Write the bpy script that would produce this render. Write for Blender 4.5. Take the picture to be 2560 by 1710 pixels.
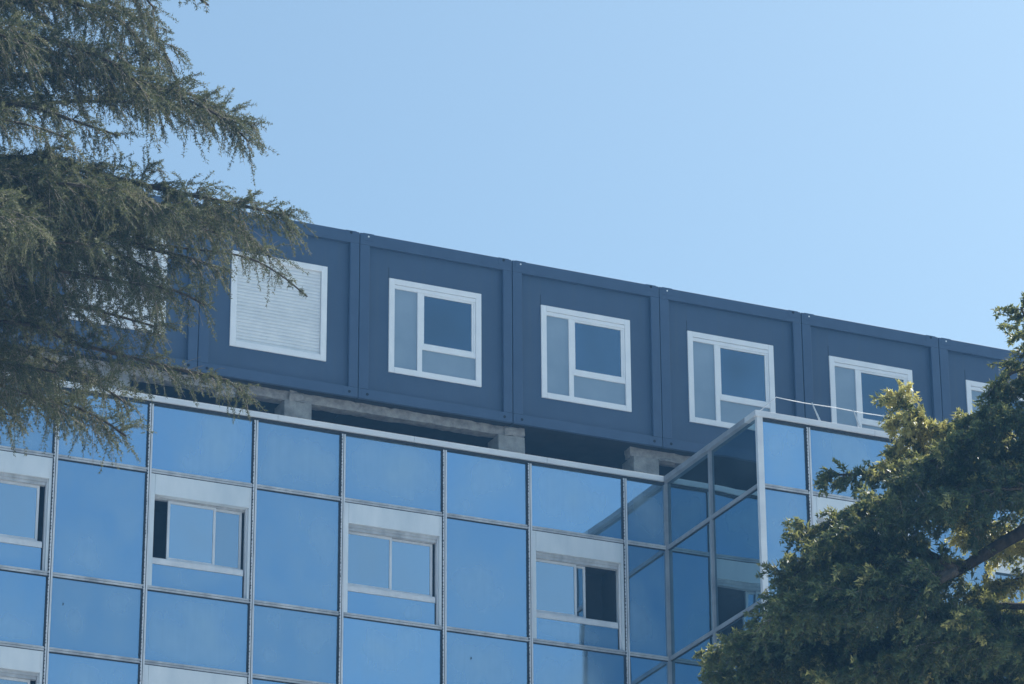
import bpy, math, random
import numpy as np
from mathutils import Matrix, Vector

# ---------------------------------------------------------------- scene reset
for o in list(bpy.data.objects):
    bpy.data.objects.remove(o, do_unlink=True)
scene = bpy.context.scene
COL = scene.collection
RND = random.Random(7)
R = math.radians

# ---------------------------------------------------------------- camera
ZP = 20.37                       # height of the parapet above the ground
cam_data = bpy.data.cameras.new('camera')
cam = bpy.data.objects.new('camera', cam_data)
COL.objects.link(cam)
scene.camera = cam
yaw, pitch, roll = -0.42750, 0.40130, -0.00590
fwd = Vector((-math.sin(yaw) * math.cos(pitch), math.cos(yaw) * math.cos(pitch), math.sin(pitch)))
rgt = Vector((math.cos(yaw), math.sin(yaw), 0.0))
upv = rgt.cross(fwd)
r2 = rgt * math.cos(roll) + upv * math.sin(roll)
u2 = upv * math.cos(roll) - rgt * math.sin(roll)
M3 = Matrix((r2, u2, -fwd)).transposed()
cam.matrix_world = Matrix.Translation((-15.3404, -43.9489, ZP - 18.7658)) @ M3.to_4x4()
cam_data.sensor_width = 36.0
cam_data.lens = 8992.79 / 2560 * 36.0
cam_data.clip_start = 0.1
cam_data.clip_end = 5000

# ---------------------------------------------------------------- sky, sun, exposure
SUN_AZ, SUN_EL = R(84), R(48)     # azimuth from +Y towards +X
world = bpy.data.worlds.new('World')
scene.world = world
world.use_nodes = True
wn = world.node_tree
sky = wn.nodes.new('ShaderNodeTexSky')
sky.sky_type = 'NISHITA'
sky.sun_disc = False
sky.sun_elevation = SUN_EL
sky.sun_rotation = SUN_AZ
sky.altitude = 200
sky.air_density = 1.0
sky.dust_density = 3.4
sky.ozone_density = 1.0
bg = next(n for n in wn.nodes if n.type == 'BACKGROUND')
bg.inputs['Strength'].default_value = 0.13
wb = wn.nodes.new('ShaderNodeMix'); wb.data_type = 'RGBA'; wb.blend_type = 'MULTIPLY'; wb.inputs[0].default_value = 1.0
wb.inputs[7].default_value = (0.83, 1.025, 1.02, 1)      # cool white balance over the whole sky
wn.links.new(sky.outputs[0], wb.inputs[6])
wn.links.new(wb.outputs[2], bg.inputs['Color'])

sun_data = bpy.data.lights.new('sun', 'SUN')
sun_data.energy = 5.0
sun_data.angle = R(0.53)
sun_data.color = (1.0, 0.97, 0.92)
sun = bpy.data.objects.new('sun', sun_data)
COL.objects.link(sun)
to_sun = Vector((math.sin(SUN_AZ) * math.cos(SUN_EL), math.cos(SUN_AZ) * math.cos(SUN_EL), math.sin(SUN_EL)))
sun.rotation_euler = to_sun.to_track_quat('Z', 'Y').to_euler()
sun.location = (20, 20, 60)

scene.view_settings.view_transform = 'Standard'
scene.view_settings.look = 'None'
scene.view_settings.gamma = 1.0
scene.view_settings.exposure = 0.44
scene.view_settings.use_curve_mapping = False

# ---------------------------------------------------------------- helpers
class MB:
    """collects boxes, tubes and grids; build() links them as one mesh object"""
    def __init__(self):
        self.v = []; self.f = []; self.m = []; self.smooth = False
    def box(self, x0, x1, y0, y1, z0, z1, m=0):
        b = len(self.v)
        self.v += [(x0, y0, z0), (x1, y0, z0), (x1, y1, z0), (x0, y1, z0),
                   (x0, y0, z1), (x1, y0, z1), (x1, y1, z1), (x0, y1, z1)]
        for q in ((0, 3, 2, 1), (4, 5, 6, 7), (0, 1, 5, 4), (1, 2, 6, 5), (2, 3, 7, 6), (3, 0, 4, 7)):
            self.f.append(tuple(b + i for i in q)); self.m.append(m)
        return self
    def tube(self, pts, rad, n=6, m=0):
        b = len(self.v); k = len(pts)
        for i, p in enumerate(pts):
            p = Vector(p)
            t = (Vector(pts[min(i + 1, k - 1)]) - Vector(pts[max(i - 1, 0)])).normalized()
            a = t.orthogonal().normalized() if i == 0 else (a - t * a.dot(t)).normalized()
            c = t.cross(a)
            r = rad[i] if isinstance(rad, (list, tuple)) else rad
            for j in range(n):
                w = 2 * math.pi * j / n
                self.v.append(tuple(p + (a * math.cos(w) + c * math.sin(w)) * r))
        for i in range(k - 1):
            for j in range(n):
                j2 = (j + 1) % n
                self.f.append((b + i * n + j, b + i * n + j2, b + (i + 1) * n + j2, b + (i + 1) * n + j)); self.m.append(m)
        self.f.append(tuple(b + j for j in reversed(range(n)))); self.m.append(m)
        self.f.append(tuple(b + (k - 1) * n + j for j in range(n))); self.m.append(m)
        return self
    def mesh(self, name, mats):
        me = bpy.data.meshes.new(name)
        me.from_pydata(self.v, [], self.f)
        if not isinstance(mats, (list, tuple)): mats = [mats]
        for q in mats: me.materials.append(q)
        if len(mats) > 1: me.polygons.foreach_set('material_index', self.m)
        if self.smooth: me.polygons.foreach_set('use_smooth', [True] * len(me.polygons))
        me.update()
        return me
    def build(self, name, mats, parent=None, loc=None, bevel=0):
        o = bpy.data.objects.new(name, self.mesh(name, mats))
        COL.objects.link(o)
        if parent is not None: o.parent = parent
        if loc is not None: o.location = loc
        if bevel:
            b = o.modifiers.new('bevel', 'BEVEL'); b.width = bevel; b.segments = 2; b.limit_method = 'ANGLE'
        return o

def link_mesh(name, me, parent=None, loc=(0, 0, 0), rot=(0, 0, 0)):
    o = bpy.data.objects.new(name, me); COL.objects.link(o)
    if parent is not None: o.parent = parent
    o.location = loc; o.rotation_euler = rot
    return o

def empty(name, loc=(0, 0, 0), parent=None):
    o = bpy.data.objects.new(name, None); COL.objects.link(o); o.location = loc
    o.empty_display_size = 0.3
    if parent is not None: o.parent = parent
    return o

def tag(o, label=None, cat=None, group=None, kind=None):
    if label: o['label'] = label
    if cat: o['category'] = cat
    if group: o['group'] = group
    if kind: o['kind'] = kind
    return o

def copy_tree(o, parent=None):
    c = o.copy(); COL.objects.link(c)
    if parent is not None: c.parent = parent
    for ch in list(o.children): copy_tree(ch, c)
    return c

# ---------------------------------------------------------------- materials
def new_mat(name):
    m = bpy.data.materials.new(name); m.use_nodes = True
    nt = m.node_tree
    b = next(n for n in nt.nodes if n.type == 'BSDF_PRINCIPLED')
    return m, nt, b

def noise(nt, scale, detail=4, rough=.55, stretch=None, coord='Object'):
    tc = nt.nodes.new('ShaderNodeTexCoord')
    n = nt.nodes.new('ShaderNodeTexNoise')
    n.inputs['Scale'].default_value = scale
    n.inputs['Detail'].default_value = detail
    n.inputs['Roughness'].default_value = rough
    if stretch:
        mp = nt.nodes.new('ShaderNodeMapping'); mp.inputs['Scale'].default_value = stretch
        nt.links.new(tc.outputs[coord], mp.inputs['Vector']); nt.links.new(mp.outputs[0], n.inputs['Vector'])
    else:
        nt.links.new(tc.outputs[coord], n.inputs['Vector'])
    return n

def ramp(nt, src, stops):
    r = nt.nodes.new('ShaderNodeValToRGB')
    el = r.color_ramp.elements
    while len(el) > 1: el.remove(el[-1])
    el[0].position = stops[0][0]; el[0].color = (*stops[0][1], 1)
    for p, c in stops[1:]:
        e = el.new(p); e.color = (*c, 1)
    nt.links.new(src, r.inputs[0])
    return r

def mottled(name, c1, c2, scale=3, rough=.6, metal=0, bump=0, bscale=40, stretch=None, spec=.4):
    m, nt, b = new_mat(name)
    n = noise(nt, scale, 6, .6, stretch)
    r = ramp(nt, n.outputs['Fac'], [(.32, c1), (.68, c2)])
    nt.links.new(r.outputs[0], b.inputs['Base Color'])
    b.inputs['Roughness'].default_value = rough
    b.inputs['Metallic'].default_value = metal
    b.inputs['Specular IOR Level'].default_value = spec
    if bump:
        n2 = noise(nt, bscale, 5, .65)
        bp = nt.nodes.new('ShaderNodeBump'); bp.inputs['Strength'].default_value = bump; bp.inputs['Distance'].default_value = .02
        nt.links.new(n2.outputs['Fac'], bp.inputs['Height']); nt.links.new(bp.outputs[0], b.inputs['Normal'])
    return m

def streaked(name, c1, c2, dirt):
    m = mottled(name, c1, c2, 1.1, .5, 0, .02, 25)
    nt = m.node_tree; b = next(n for n in nt.nodes if n.type == 'BSDF_PRINCIPLED')
    src = b.inputs['Base Color'].links[0].from_socket
    oi = nt.nodes.new('ShaderNodeObjectInfo')
    n = noise(nt, 1.0, 4, .6, (11, 11, .55))
    r = ramp(nt, n.outputs['Fac'], [(.50, (0, 0, 0)), (.78, (.55, .55, .55))])
    mx = nt.nodes.new('ShaderNodeMix'); mx.data_type = 'RGBA'
    nt.links.new(r.outputs[0], mx.inputs[0]); nt.links.new(src, mx.inputs[6]); mx.inputs[7].default_value = (*dirt, 1)
    nt.links.new(mx.outputs[2], b.inputs['Base Color'])
    return m

def mirror_glass(name, tint, dirt, dirt_amt=.18, rough=.02, wave=.05):
    """solar-control glass: coloured mirror under a thin uneven film of dust plus a painted sky reflection"""
    m, nt, b = new_mat(name)
    b.inputs['Base Color'].default_value = (*tint, 1)
    b.inputs['Metallic'].default_value = 1.0
    b.inputs['Roughness'].default_value = rough
    oi = nt.nodes.new('ShaderNodeObjectInfo')
    hv = nt.nodes.new('ShaderNodeHueSaturation'); hv.inputs['Color'].default_value = (*tint, 1)
    mr = nt.nodes.new('ShaderNodeMapRange'); mr.inputs['To Min'].default_value = .86; mr.inputs['To Max'].default_value = 1.10
    nt.links.new(oi.outputs['Random'], mr.inputs['Value']); nt.links.new(mr.outputs[0], hv.inputs['Value'])
    nt.links.new(hv.outputs[0], b.inputs['Base Color'])
    wv = noise(nt, 1.6, 1, .4)
    bp = nt.nodes.new('ShaderNodeBump'); bp.inputs['Strength'].default_value = wave; bp.inputs['Distance'].default_value = .03
    nt.links.new(wv.outputs['Fac'], bp.inputs['Height']); nt.links.new(bp.outputs[0], b.inputs['Normal'])
    d = nt.nodes.new('ShaderNodeBsdfDiffuse'); d.inputs['Color'].default_value = (*dirt, 1)
    n = noise(nt, 1.5, 2.5, .5)
    tcs = next(q for q in nt.nodes if q.type == 'TEX_COORD' and any(l.to_node == n for o_ in q.outputs for l in o_.links))
    off = nt.nodes.new('ShaderNodeVectorMath'); off.operation = 'MULTIPLY_ADD'
    off.inputs[1].default_value = (1.0, 1.0, .8)
    rv = nt.nodes.new('ShaderNodeVectorMath'); rv.operation = 'SCALE'; rv.inputs[0].default_value = (37, 11, 53)
    nt.links.new(oi.outputs['Random'], rv.inputs['Scale'])
    nt.links.new(tcs.outputs['Object'], off.inputs[0]); nt.links.new(rv.outputs[0], off.inputs[2])
    nt.links.new(off.outputs[0], n.inputs['Vector'])
    n.inputs['Scale'].default_value = 1.3
    st = noise(nt, 1.0, 3, .6); sm = nt.nodes.new('ShaderNodeVectorMath'); sm.operation = 'MULTIPLY'; sm.inputs[1].default_value = (9, 9, .7)
    nt.links.new(off.outputs[0], sm.inputs[0]); nt.links.new(sm.outputs[0], st.inputs['Vector'])
    def mth(op, a, c):
        q = nt.nodes.new('ShaderNodeMath'); q.operation = op
        for k, z in ((0, a), (1, c)):
            if isinstance(z, (int, float)): q.inputs[k].default_value = z
            else: nt.links.new(z, q.inputs[k])
        return q.outputs[0]
    sep = nt.nodes.new('ShaderNodeSeparateXYZ'); nt.links.new(tcs.outputs['Generated'], sep.inputs[0])
    gx, gz = sep.outputs['X'], sep.outputs['Z']
    ed = mth('MULTIPLY', mth('MULTIPLY', gx, mth('SUBTRACT', 1.0, gx)), mth('MULTIPLY', mth('MULTIPLY', gz, mth('SUBTRACT', 1.0, gz)), 16.0))
    ed = mth('ADD', mth('MULTIPLY', mth('POWER', ed, .45), .75), .25)      # film thins along frames, painting the pillowed sky reflection: paler centre, deeper edges
    mixn = mth('ADD', mth('MULTIPLY', n.outputs['Fac'], .88), mth('MULTIPLY', st.outputs['Fac'], .12))
    r0_ = ramp(nt, mixn, [(.34, (dirt_amt * .10,) * 3), (.68, (dirt_amt,) * 3)])
    class _r: pass
    r = _r(); r.outputs = [mth('MULTIPLY', r0_.outputs[0], ed)]
    mx = nt.nodes.new('ShaderNodeMixShader')
    nt.links.new(r.outputs[0], mx.inputs[0]); nt.links.new(b.outputs[0], mx.inputs[1]); nt.links.new(d.outputs[0], mx.inputs[2])
    out = next(q for q in nt.nodes if q.type == 'OUTPUT_MATERIAL')
    nt.links.new(mx.outputs[0], out.inputs['Surface'])
    return m

MAT = {}
MAT['mirror'] = mirror_glass('blue mirror glass', (.305, .475, .645), (.42, .56, .62), .42)
MAT['mirror_flank'] = mirror_glass('shaded mirror glass', (.24, .385, .465), (.30, .40, .46), .12)  # tint darkened so the flank glass carries its shade
MAT['sash_glass'] = mirror_glass('sliding sash glass', (.42, .53, .62), (.34, .42, .46), .2)
MAT['alu'] = mottled('aluminium frame', (.55, .57, .60), (.70, .71, .73), 5, .45, 0, .05, 60, (1, 1, .3))
MAT['alu_weathered'] = mottled('weathered aluminium', (.30, .31, .33), (.58, .59, .60), 4, .5, 0, .1, 50, (1, 1, .25))
MAT['alu_shaded'] = mottled('shaded grey aluminium', (.22, .24, .27), (.32, .34, .37), 4, .5, 0, .05, 50)  # flank copy of the aluminium, its shade put into the colour
MAT['coping'] = mottled('coping metal', (.58, .60, .63), (.72, .73, .74), 3, .5, 0, .05, 30, (.3, 1, 1))
MAT['panel'] = mottled('shutter box panel', (.56, .62, .66), (.73, .76, .78), 2.2, .65, 0, .05, 30, (1, 1, .35))
MAT['gasket'] = mottled('black gasket', (.012, .013, .015), (.03, .03, .033), 20, .7)
MAT['underside'] = mottled('bitumen underside', (.012, .014, .018), (.03, .032, .036), 3, .8)
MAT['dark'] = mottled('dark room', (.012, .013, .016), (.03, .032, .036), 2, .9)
MAT['container'] = streaked('blue grey container paint', (.040, .072, .130), (.050, .086, .150), (.060, .088, .130))
MAT['container_frame'] = mottled('blue grey frame paint', (.039, .073, .136), (.052, .090, .160), 1.5, .48, 0, .03, 30)
MAT['white'] = mottled('white window plastic', (.76, .78, .80), (.84, .85, .86), 3, .4, 0, .02, 20)
MAT['slat'] = mottled('white shutter slat', (.66, .69, .71), (.76, .78, .79), 4, .5)
MAT['frosted'] = mottled('grey frosted pane', (.21, .29, .37), (.26, .34, .42), 1.6, .3, 0, 0, 10, None, .6)
MAT['clear'] = mirror_glass('container window glass', (.15, .22, .29), (.07, .10, .13), .5, .03)
MAT['concrete'] = mottled('rough concrete', (.20, .20, .19), (.36, .355, .335), 5, .9, 0, .9, 28)
MAT['mortar'] = mottled('pale mortar', (.22, .21, .20), (.42, .40, .375), 9, .95, 0, 1.0, 35)
MAT['roof'] = mottled('roof felt', (.10, .10, .10), (.18, .18, .175), 2, .9, 0, .3, 40)
MAT['wall'] = mottled('lower facade', (.14, .18, .22), (.20, .24, .28), .6, .5)
MAT['steel'] = mottled('galvanised steel', (.50, .51, .52), (.66, .67, .68), 15, .4, .6)
MAT['hole'] = mottled('dark opening', (.010, .014, .022), (.016, .02, .03), 9, .9)
MAT['ground'] = mottled('pale bounce ground', (.36, .37, .37), (.46, .46, .45), .08, .95, 0, .3, 3)  # unseen ground, made pale to bounce fill light onto the facade
MAT['bark'] = mottled('bark', (.035, .028, .022), (.11, .09, .07), 12, .95, 0, 1.0, 30, (1, 1, .2))

def needle_mat(name, dark, mid, light, trans, tfac, gloss=.5, spec=.35):
    m, nt, b = new_mat(name)
    at = nt.nodes.new('ShaderNodeAttribute'); at.attribute_name = 'tint'
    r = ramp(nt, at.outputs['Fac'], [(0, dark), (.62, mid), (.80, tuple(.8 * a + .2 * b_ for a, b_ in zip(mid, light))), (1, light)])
    nt.links.new(r.outputs[0], b.inputs['Base Color'])
    b.inputs['Roughness'].default_value = gloss
    b.inputs['Specular IOR Level'].default_value = spec
    t = nt.nodes.new('ShaderNodeBsdfTranslucent')
    mul = nt.nodes.new('ShaderNodeMix'); mul.data_type = 'RGBA'; mul.blend_type = 'MIX'; mul.inputs[0].default_value = .6
    nt.links.new(r.outputs[0], mul.inputs[6]); mul.inputs[7].default_value = (*trans, 1)
    nt.links.new(mul.outputs[2], t.inputs['Color'])
    mx = nt.nodes.new('ShaderNodeMixShader'); mx.inputs[0].default_value = tfac
    nt.links.new(b.outputs[0], mx.inputs[1]); nt.links.new(t.outputs[0], mx.inputs[2])
    out = next(q for q in nt.nodes if q.type == 'OUTPUT_MATERIAL')
    nt.links.new(mx.outputs[0], out.inputs['Surface'])
    return m
MAT['cedar'] = needle_mat('cedar needles', (.026, .042, .034), (.080, .104, .058), (.26, .25, .145), (.20, .20, .07), .32, .6, .22)
MAT['conifer'] = needle_mat('soft conifer needles', (.012, .036, .026), (.040, .090, .044), (.62, .54, .20), (.52, .50, .15), .42, .42, .45)  # palest stop paints sunlight into the shoots of high tint
MAT['twig'] = mottled('twigs', (.11, .09, .07), (.32, .28, .22), 20, .9)

# ---------------------------------------------------------------- ground
g = MB()
g.v = [(-300, -300, 0), (300, -300, 0), (300, 300, 0), (-300, 300, 0)]; g.f = [(0, 1, 2, 3)]; g.m = [0]
tag(g.build('ground', MAT['ground']), kind='structure')

# ---------------------------------------------------------------- office building
# x runs along the facade, y into the building, z measured from the parapet (ZP above ground)
bld = empty('office_building', (0, 0, 0))
tag(bld, 'office block with a blue mirror glass facade in aluminium frames and a projecting wing', 'building')
ROWS = [0.0, -1.1176, -2.8066, -3.859, -5.548, -6.60]
MAIN = [-7.845, -6.525, -4.993, -3.662, -2.128, -0.795, 0.742, 2.056, 3.608, 4.937, 6.459, 7.154]
XW, YW = 7.154, -2.843
WING = [7.154, 7.940, 9.470, 10.795, 12.325, 13.650, 15.180, 15.95]
YM = -1.409

def Z(z): return ZP + z

def pane_mesh(w, h, amp):
    b = MB(); n = 6
    for j in range(n + 1):
        for i in range(n + 1):
            s, t = i / n, j / n
            b.v.append(((s - .5) * w, -amp * (1 - (2 * s - 1) ** 2) * (1 - (2 * t - 1) ** 2), (t - .5) * h))
    for j in range(n):
        for i in range(n):
            a = j * (n + 1) + i
            b.f.append((a, a + 1, a + n + 2, a + n + 1)); b.m.append(0)
    # back face and edges give the pane its thickness
    y_ = max(0, -amp) + .0006; b.box(-w / 2, w / 2, y_, y_ + .007, -h / 2, h / 2)
    b.smooth = False
    return b

def pane(x0, x1, z0, z1, y, mat, parent, name='glass_pane', amp=None, tilt=.0022, side=False):
    """upright pane in the plane y (or, for side=True, in the plane x=y running along y from x0 to x1)"""
    w, h = x1 - x0, z1 - z0
    b = pane_mesh(w, h, RND.uniform(-.0012, .0016) if amp is None else amp)
    me = b.mesh(name, mat)
    n = 36
    me.polygons.foreach_set('use_smooth', [i < n for i in range(len(me.polygons))])
    rot = (RND.gauss(0, tilt), 0, RND.gauss(0, tilt))
    if side:
        return link_mesh(name, me, parent, (y, (x0 + x1) / 2, Z((z0 + z1) / 2)), (rot[0], 0, -math.pi / 2 + rot[2]))
    return link_mesh(name, me, parent, ((x0 + x1) / 2, y, Z((z0 + z1) / 2)), rot)

MW = .029        # half width of a mullion
def mullion(x, y, z0, z1, mat='alu'):
    b = MB()
    b.box(x - MW + .004, x + MW - .004, y - .022, y + .05, Z(z0), Z(z1), 1)
    b.box(x - MW + .0005, x - .006, y - .036, y - .0225, Z(z0), Z(z1), 0)
    b.box(x + .006, x + MW, y - .036, y - .0225, Z(z0), Z(z1), 0)
    b.box(x - MW - .012, x - MW + .0035, y - .030, y + .05, Z(z0), Z(z1), 1)
    b.box(x + MW - .0035, x + MW + .006, y - .010, y + .05, Z(z0), Z(z1), 1)
    z = z0 + .02
    while z < z1 - .03:                     # worn, beaded sealant along the edge
        b.box(x - MW - .013, x - MW + RND.uniform(.002, .010), y - .0375, y - .030, Z(z), Z(z + RND.uniform(.012, .03)), 1)
        z += RND.uniform(.035, .06)
    return b.build('mullion', [MAT[mat], MAT['gasket']], bld)

def transom(x0, x1, z, y, mat='alu'):
    b = MB()
    b.box(x0, x1, y - .021, y + .05, Z(z - .026), Z(z + .026), 1)
    b.box(x0, x1, y - .0315, y - .0215, Z(z + .003), Z(z + .029), 0)
    b.box(x0, x1, y - .0315, y - .0215, Z(z - .029), Z(z - .003), 0)
    b.box(x0, x1, y - .014, y + .05, Z(z - .040), Z(z - .0265), 1)
    return b.build('transom', [MAT[mat], MAT['gasket']], bld)

def window(x0, x1, z1, z0, y, state):
    """sliding window unit between two mullion axes: shutter box, jambs, two sashes, rail and fixed lower pane"""
    w = empty('window', parent=bld)
    xl, xr = x0 + .092, x1 - .078
    zt = z1 - .044; zb = z0 + .040
    zh = z1 - .338                      # underside of the shutter box
    zr1, zr0 = z1 - 1.248, z1 - 1.322   # rail under the sashes
    yb = y + .085                       # plane of the sashes
    MB().box(xl, xr, y - .028, y + .12, Z(zh), Z(zt + .004)).build('shutter_box', MAT['panel'], w, bevel=.004)
    MB().box(x0 + MW + .002, xl - .0015, y - .024, y + .16, Z(zb - .008), Z(zt + .004)).build('jamb', MAT['panel'], w)
    MB().box(xr + .0015, x1 - MW - .012, y - .024, y + .16, Z(zb - .008), Z(zt + .004)).build('jamb', MAT['panel'], w)
    g_ = MB()
    g_.box(xr - .022, xr - .0005, y + .02, y + .075, Z(zb), Z(zh - .001))
    g_.build('guide_rail', MAT['alu'], w)
    if state != 'openleft':
        t = MB(); t.box(xl + .002, xr - .024, y + .01, y + .12, Z(zh - .045), Z(zh - .001)); t.box(xl + .012, xr - .03, y + .025, y + .10, Z(zh - .085), Z(zh - .0455))
        t.build('head_track', MAT['alu_weathered'], w)
        zs = zh - .086
    else:
        t = MB(); t.box(xl + .002, xr - .024, y + .07, y + .13, Z(zh - .03), Z(zh - .001)); t.build('head_track', MAT['alu_weathered'], w)
        zs = zh - .031
    rb = MB(); rb.box(xl + .001, xr - .045, y + .012, y + .15, Z(zr0), Z(zr1)); rb.box(xl + .001, xr - .045, y + .03, y + .15, Z(zr1 + .0005), Z(zr1 + .018))
    rb.build('rail', MAT['alu'], w, bevel=.003)
    pane(xl + .004, xr - .05, zb, zr0 - .002, y + .03, MAT['mirror'], w, 'lower_pane', tilt=.0015)
    MB().box(xr - .048, xr - .0225, y + .05, y + .12, Z(zb), Z(zr0)).build('gasket', MAT['gasket'], w)
    # dark room behind the sashes
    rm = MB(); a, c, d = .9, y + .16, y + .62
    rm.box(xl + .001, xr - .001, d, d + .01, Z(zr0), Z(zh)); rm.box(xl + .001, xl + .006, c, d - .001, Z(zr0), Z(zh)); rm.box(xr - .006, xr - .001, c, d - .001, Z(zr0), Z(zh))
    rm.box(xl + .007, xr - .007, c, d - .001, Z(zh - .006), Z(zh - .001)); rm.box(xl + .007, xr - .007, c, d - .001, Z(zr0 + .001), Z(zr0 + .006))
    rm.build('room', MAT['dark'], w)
    zs0 = zr1 + .019
    L = xr - .052 - (xl + .004)
    def sash(a, b, yy, name='sash'):
        s = MB(); t_ = .032
        s.box(a, a + t_, yy, yy + .028, Z(zs0), Z(zs)); s.box(b - t_, b, yy, yy + .028, Z(zs0), Z(zs))
        s.box(a + t_ + .0003, b - t_ - .0003, yy, yy + .028, Z(zs0), Z(zs0 + .042)); s.box(a + t_ + .0003, b - t_ - .0003, yy, yy + .028, Z(zs - .032), Z(zs))
        s.build(name, MAT['alu'], w)
        pane(a + t_ - .004, b - t_ + .004, zs0 + .038, zs - .028, yy + .014, MAT['sash_glass'], w, 'sash_pane', tilt=.002)
    xa = xl + .004; xb = xr - .052
    mid = (xa + xb) / 2
    if state == 'openleft':
        sash(xa + .225, xa + .225 + L * .53, y + .075); sash(mid - .01, xb, y + .108)
    elif state == 'closed':
        sash(xa, mid + .03, y + .075); sash(mid - .005, xb, y + .108)
    elif state == 'openright':
        sash(xa, mid + .03, y + .075); sash(xa + .155, mid + .185, y + .108)
    elif state == 'ajarright':
        sash(mid - .10, xb - .045, y + .075); sash(xa, mid + .02, y + .108)
    elif state == 'shutter':
        sash(xa, mid + .03, y + .075); sash(mid - .005, xb, y + .108)
        for k in range(6):
            MB().box(xl + .012, xr - .026, y + .030 + .002 * (k % 2), y + .040, Z(zh - .0455 - .05 * (k + 1) - .045), Z(zh - .047 - .05 * k - .045)).build('slat', MAT['slat'], w)
    return w

def facade(xs, y, wins, rows=ROWS):
    for x in xs[1:-1]: mullion(x, y, rows[-1], -.141)
    for i in range(len(xs) - 1):
        a, b = xs[i] + MW + .004, xs[i + 1] - MW - .007
        for r in range(len(rows) - 1):
            zt, zb = rows[r], rows[r + 1]
            if r > 0:
                transom(a - .003, b + .003, zt, y, 'alu_weathered')
            ztp = zt - (.105 if r == 0 else .030)
            if wins[i] and r in (1, 3):
                window(xs[i], xs[i + 1], zt, zb, y, wins[i][0 if r == 1 else 1])
            else:
                pane(a - .002, b + .002, zb + .024, ztp, y, MAT['mirror'], bld)

C_, OL, OR, AR, SH = 'closed', 'openleft', 'openright', 'ajarright', 'shutter'
facade(MAIN, 0.0, [None, (C_, C_), None, (AR, AR), None, (OL, C_), None, (C_, C_), None, (OR, C_), None])
# windows sit in the 1.53 m bays
facade(WING, YW, [None, (C_, OL), None, (SH, C_), None, (C_, C_), None])
# wing flank: two bays of plain glass seen at a sharp angle
for r in range(len(ROWS) - 1):
    zt, zb = ROWS[r], ROWS[r + 1]
    for (ya, yb_, amp) in ((YW + .03, YM - .035, -.0055), (YM + .035, -.036, .001)):
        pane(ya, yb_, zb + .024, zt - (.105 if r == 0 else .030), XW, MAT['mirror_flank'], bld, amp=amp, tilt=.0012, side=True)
        if r > 0:
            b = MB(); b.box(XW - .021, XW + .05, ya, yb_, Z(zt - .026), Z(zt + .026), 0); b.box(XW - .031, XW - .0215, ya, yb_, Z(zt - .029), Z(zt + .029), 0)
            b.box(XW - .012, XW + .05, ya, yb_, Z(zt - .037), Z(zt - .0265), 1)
            b.build('transom', [MAT['alu_shaded'], MAT['gasket']], bld)
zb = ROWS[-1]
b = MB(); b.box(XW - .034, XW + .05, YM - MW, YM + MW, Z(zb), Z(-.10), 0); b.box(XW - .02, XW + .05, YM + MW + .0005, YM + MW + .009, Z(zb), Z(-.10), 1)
b.build('mullion', [MAT['alu_shaded'], MAT['gasket']], bld)
b = MB(); b.box(XW - .05, XW - .0005, -.036, .05, Z(zb), Z(-.10), 0); b.build('mullion', MAT['alu_shaded'], bld)
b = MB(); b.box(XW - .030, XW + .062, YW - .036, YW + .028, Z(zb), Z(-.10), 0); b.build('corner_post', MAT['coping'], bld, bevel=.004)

# copings in lengths with open joints
def coping(x0, x1, y0, y1, z0=-.105, z1=-.022, mat='coping'):
    MB().box(x0, x1, y0, y1, Z(z0), Z(z1)).build('coping', MAT[mat], bld, bevel=.004)
xs_ = [-7.9, -4.2, -1.2, 1.05, 3.12, 5.2, XW - .072]
for a, b_ in zip(xs_[:-1], xs_[1:]): coping(a, b_ - .004, -.068, .26)
coping(XW - .07, XW + .26, YW + .262, .26, mat='alu_shaded')
xs_ = [XW - .07, 9.0, 11.9, 14.0, 15.98]
for a, b_ in zip(xs_[:-1], xs_[1:]): coping(a, b_ - .004, YW - .068, YW + .26)
MB().box(-7.86, XW - .051, -.0375, -.004, Z(-.140), Z(-.1055)).build('gasket', MAT['gasket'], bld)  # dark strip added under the coping, standing in for its shade
MB().box(XW + .063, 15.91, YW - .0375, YW - .004, Z(-.140), Z(-.1055)).build('gasket', MAT['gasket'], bld)  # same painted shade strip under the wing coping
# roof decks, inner structure and plain lower storeys
d = MB(); d.box(-7.9, 16, .262, 12, Z(-.40), Z(-.16)); d.box(XW + .262, 15.98, YW + .262, .2615, Z(-.40), Z(-.16)); d.build('roof_deck', MAT['roof'], bld)
s = MB(); s.box(-7.9, 16, .70, 12, Z(-6.6), Z(-.401)); s.box(XW + .70, 15.9, YW + .70, .699, Z(-6.6), Z(-.401)); s.build('core_wall', MAT['dark'], bld)
s = MB(); s.box(-7.9, 16, .02, 12, 0, Z(-6.605)); s.box(XW + .02, 15.98, YW + .02, .0195, 0, Z(-6.605)); s.build('lower_wall', MAT['wall'], bld)
s = MB(); s.box(-7.92, -7.86, -.03, 12, Z(-6.6), Z(-.106)); s.build('end_wall', MAT['panel'], bld)
s = MB(); s.box(15.92, 15.98, YW - .03, 12, Z(-6.6), Z(-.106)); s.build('end_wall', MAT['panel'], bld)

for (x, z) in ((-1.93, -3.20), (4.02, -3.19)):
    m_ = MB(); m_.tube([(x, -.006, Z(z - .018)), (x + .006, -.009, Z(z)), (x + .002, -.006, Z(z + .02))], [.003, .008, .003], 5)
    m_.build('chip', MAT['gasket'], bld)

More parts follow.
